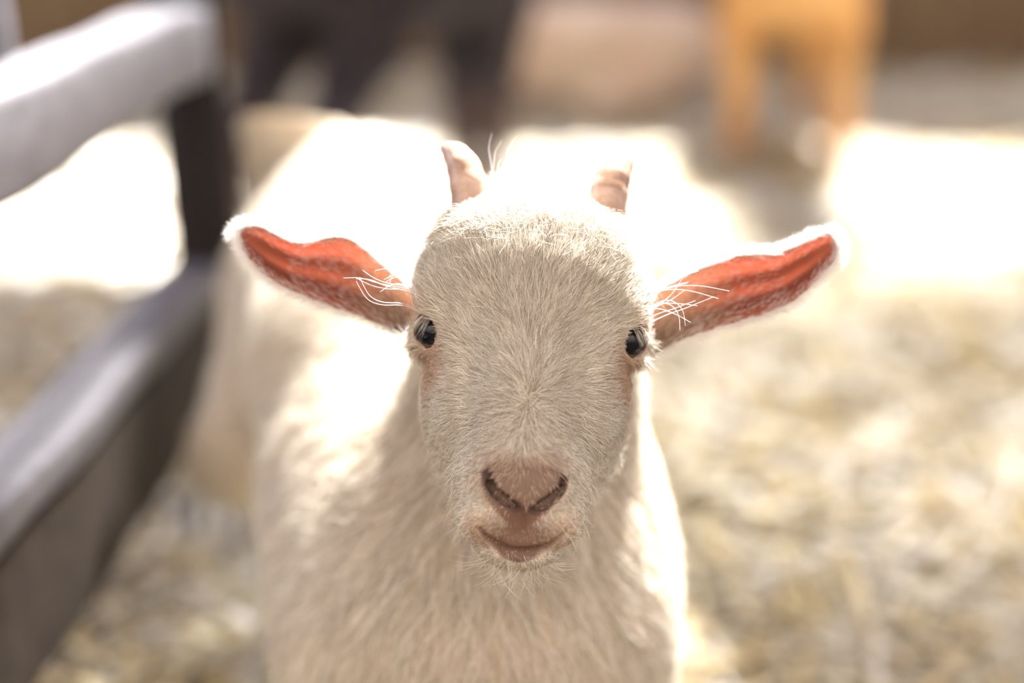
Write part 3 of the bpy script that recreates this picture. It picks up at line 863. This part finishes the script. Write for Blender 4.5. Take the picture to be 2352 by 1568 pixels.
# ------------------------------------------------------------------ fence on the left
railm = wood_mat('rail_wood', (.115, .11, .12), (.18, .17, .185), (6, 60, 60), .55)
postm = wood_mat('post_wood', (.008, .006, .006), (.022, .015, .014), (40, 40, 6), .7)
lowm = wood_mat('low_rail_shaded_wood', (.017, .012, .009), (.040, .028, .021), (6, 60, 60), .7)
def board(name, a, b, wy, hz, m, parent):
    """plank from a to b; wy thick sideways, hz high, its top at a, b; worn rounded edges"""
    a = np.array(a, float); b = np.array(b, float); t_ = unit(b-a); sd_ = unit(np.cross([0, 0, 1], t_)); up = np.cross(t_, sd_)
    n = 26; vv, ff = [], []
    r = min(wy, hz)*.16
    prof = []
    for cx, cz, a0 in ((wy/2-r, -r, 0), (-wy/2+r, -r, 90), (-wy/2+r, -hz+r, 180), (wy/2-r, -hz+r, 270)):
        for q in range(4): th = math.radians(a0+q*30); prof.append((cx+r*math.cos(th), cz+r*math.sin(th)))
    for i in range(n):
        c = a+(b-a)*i/(n-1); wob = .0012*math.sin(i*1.7)+.001*math.sin(i*.6+1)
        for (x, z) in prof: vv.append(c+sd_*(x+wob)+up*(z+wob*.7))
    kx = len(prof)
    for i in range(n-1):
        for j in range(kx): ff.append((i*kx+j, i*kx+(j+1) % kx, (i+1)*kx+(j+1) % kx, (i+1)*kx+j))
    ff.append(tuple(range(kx))[::-1]); ff.append(tuple((n-1)*kx+j for j in range(kx)))
    return link_mesh(name, vv, ff, m, parent)
fence = bpy.data.objects.new('pen_fence', None); COL.objects.link(fence); fence.location = (0, 0, 0)
tag(fence, 'low wooden pen fence of two weathered rails with a dark post at its end', 'fence')
sl = math.tan(math.radians(1.9))
def fp(y, z, dx=0): return (-.32+dx+sl*y, y, z)
board('rail', fp(-.1, .459), fp(1.22, .459), .048, .062, railm, fence)
board('rail', fp(-.1, .266), fp(1.22, .235), .046, .026, railm, fence)
board('low_rail_side', fp(-.1, .238), fp(1.22, .207), .040, .10, lowm, fence)  # lower rail's side as an added darker piece, shade in its colour
board('post', (-.252, 1.23, 0.0), (-.279, 1.25, .90), .042, .05, postm, fence)
pb = at(20, 80, .98)
board('post', (pb[0], pb[1], .405), (pb[0]-.002, pb[1], .75), .022, .03, railm, fence)
# ------------------------------------------------------------------ ground, straw
floorm, nt, out = mat('straw_floor')
tc = N(nt, 'ShaderNodeTexCoord'); nz = N(nt, 'ShaderNodeTexNoise', Scale=28.0, Detail=8.0, Roughness=.75)
rp = ramp(nt, [(0.3, (.06, .04, .02)), (0.55, (.22, .16, .08)), (0.75, (.40, .32, .17))])
b = N(nt, 'ShaderNodeBsdfPrincipled', Roughness=.9); bp = N(nt, 'ShaderNodeBump', Strength=.8, Distance=.01)
L = nt.links.new
L(tc.outputs['Object'], nz.inputs['Vector']); L(nz.outputs[0], rp.inputs[0]); L(rp.outputs[0], b.inputs['Base Color'])
L(nz.outputs[0], bp.inputs['Height']); L(bp.outputs[0], b.inputs['Normal']); L(b.outputs[0], out.inputs[0])
fl = link_mesh('floor', [(-5, -1.5, 0), (5, -1.5, 0), (5, 3.95, 0), (-5, 3.95, 0)], [(0, 1, 2, 3)], floorm, smooth=False)
fl['kind'] = 'structure'

strawm, nt, out = mat('straw')
ge = N(nt, 'ShaderNodeNewGeometry')
rp = ramp(nt, [(0.0, (.09, .06, .03)), (0.26, (.42, .31, .13)), (0.46, (.78, .65, .36)), (0.62, (.88, .82, .64)), (0.8, (.74, .71, .65)), (1.0, (.95, .92, .86))])
b = N(nt, 'ShaderNodeBsdfPrincipled', Roughness=.32); tr = N(nt, 'ShaderNodeBsdfTranslucent'); mx = N(nt, 'ShaderNodeMixShader'); mx.inputs[0].default_value = .2
L = nt.links.new
L(ge.outputs['Random Per Island'], rp.inputs[0]); L(rp.outputs[0], b.inputs['Base Color']); L(rp.outputs[0], tr.inputs[0])
L(b.outputs[0], mx.inputs[1]); L(tr.outputs[0], mx.inputs[2]); L(mx.outputs[0], out.inputs[0])
n = 34000
y = .5 + 3.33*rng.random(n)**1.35
x = (rng.random(n)-.5)*2*(.55+.62*y) + .05
ang = rng.random(n)*math.pi*2; tilt = rng.normal(size=n)*.20
ln = rng.uniform(.04, .17, n); wd = rng.uniform(.0013, .0030, n); wd = np.where(rng.random(n) < .10, wd*2.4, wd)
mound = .018+.014*np.sin(x*7+1.3*np.sin(y*5))*np.sin(y*6+.7)
z = np.abs(mound + .012*rng.random(n)) + .003
dv = np.stack([np.cos(ang)*np.cos(tilt), np.sin(ang)*np.cos(tilt), np.sin(tilt)], 1)
sv = unit(np.cross(dv, [0, 0, 1])); uvv = np.cross(sv, dv)
c = np.stack([x, y, np.maximum(z, .5*ln*np.abs(np.sin(tilt))*.8+.003)], 1)
K = 4; bend = rng.normal(size=n)*.10
V_ = np.empty((n, K, 4, 3))
for i in range(K):
    t_ = i/(K-1)-.5
    p = c + dv*(ln*t_)[:, None] + sv*(bend*ln*(.25-t_*t_))[:, None]
    for j, (a_, b_) in enumerate(((1, 0), (0, .55), (-1, 0), (0, -.55))):
        V_[:, i, j] = p + sv*(wd*a_)[:, None] + uvv*(wd*b_)[:, None]
idx = np.arange(n*K*4).reshape(n, K, 4); fs = []
for i in range(K-1):
    for j in range(4):
        fs.append(np.stack([idx[:, i, j], idx[:, i, (j+1) % 4], idx[:, i+1, (j+1) % 4], idx[:, i+1, j]], 1))
fs.append(idx[:, 0, ::-1]); fs.append(idx[:, K-1])
V_ = V_.reshape(-1, 3); V_[:, 2] = np.maximum(V_[:, 2], .0015)
st_ = link_mesh('straw_bedding', V_, np.concatenate(fs), strawm, smooth=False)
tag(st_, 'loose pale straw bedding spread over the barn floor', 'straw', kind='stuff')

# ------------------------------------------------------------------ back wall and added sun blockers
wallm = wood_mat('wall_boards', (.13, .09, .055), (.30, .215, .14), (60, 1, 3), .75)
vv, ff = [], []
def addbox(lo_, hi_):
    o = len(vv); (x0, y0, z0), (x1, y1, z1) = lo_, hi_
    vv.extend([(x0, y0, z0), (x1, y0, z0), (x1, y1, z0), (x0, y1, z0), (x0, y0, z1), (x1, y0, z1), (x1, y1, z1), (x0, y1, z1)])
    ff.extend([tuple(o+i for i in f) for f in ((0, 3, 2, 1), (4, 5, 6, 7), (0, 1, 5, 4), (1, 2, 6, 5), (2, 3, 7, 6), (3, 0, 4, 7))])
xx_ = -4.0
while xx_ < 4.5:
    wd_ = float(rng.uniform(.16, .22)); dz = float(rng.uniform(0, .006))
    addbox((xx_, 3.95+dz, 0), (xx_+wd_-.006, 3.98+dz, 1.25)); xx_ += wd_
wl = link_mesh('wall_back', vv, ff, wallm, smooth=False); wl['kind'] = 'structure'
# roof: unseen boards added overhead, gapped to cast the sun patches
vv, ff = [], []
ZR = 2.45; sy = ZR/math.tan(SUN_EL)*math.cos(SUN_AZ); sx_ = ZR/math.tan(SUN_EL)*math.sin(SUN_AZ)
# what is closed, as where its shade falls on the ground (x0, x1, y0, y1)
def closed(x0, x1, y0, y1): addbox((x0+sx_, y0+sy, ZR), (x1+sx_, y1+sy, ZR+.02))
closed(-4, 4.5, 2.8, 5.5)
closed(.33, .52, 1.95, 2.8)
closed(-4, -.36, .92, 1.9)
closed(-.325, -.255, .80, 1.3)
closed(-.255, -.215, .80, 1.3)
closed(-.325, -.245, .08, .52)
closed(-.245, -.19, .93, 1.3)
closed(-.395, -.325, .25, 1.3)
closed(-4, -.51, .25, .92)
closed(.12, 4.5, .70, .92)
yy0 = .92
while yy0 < 1.9:
    closed(-.36, 4.5, yy0, yy0+(.058 if yy0 < 1.0 else .050 if yy0 < 1.28 else .050 if yy0 < 1.6 else .040)); yy0 += .08
closed(-4, 4.5, -2.6, .08)
closed(.07, 4.5, .08, .70)
sun_mask = link_mesh('sun_mask_boards', vv, ff, wallm, smooth=False); sun_mask['kind'] = 'structure'
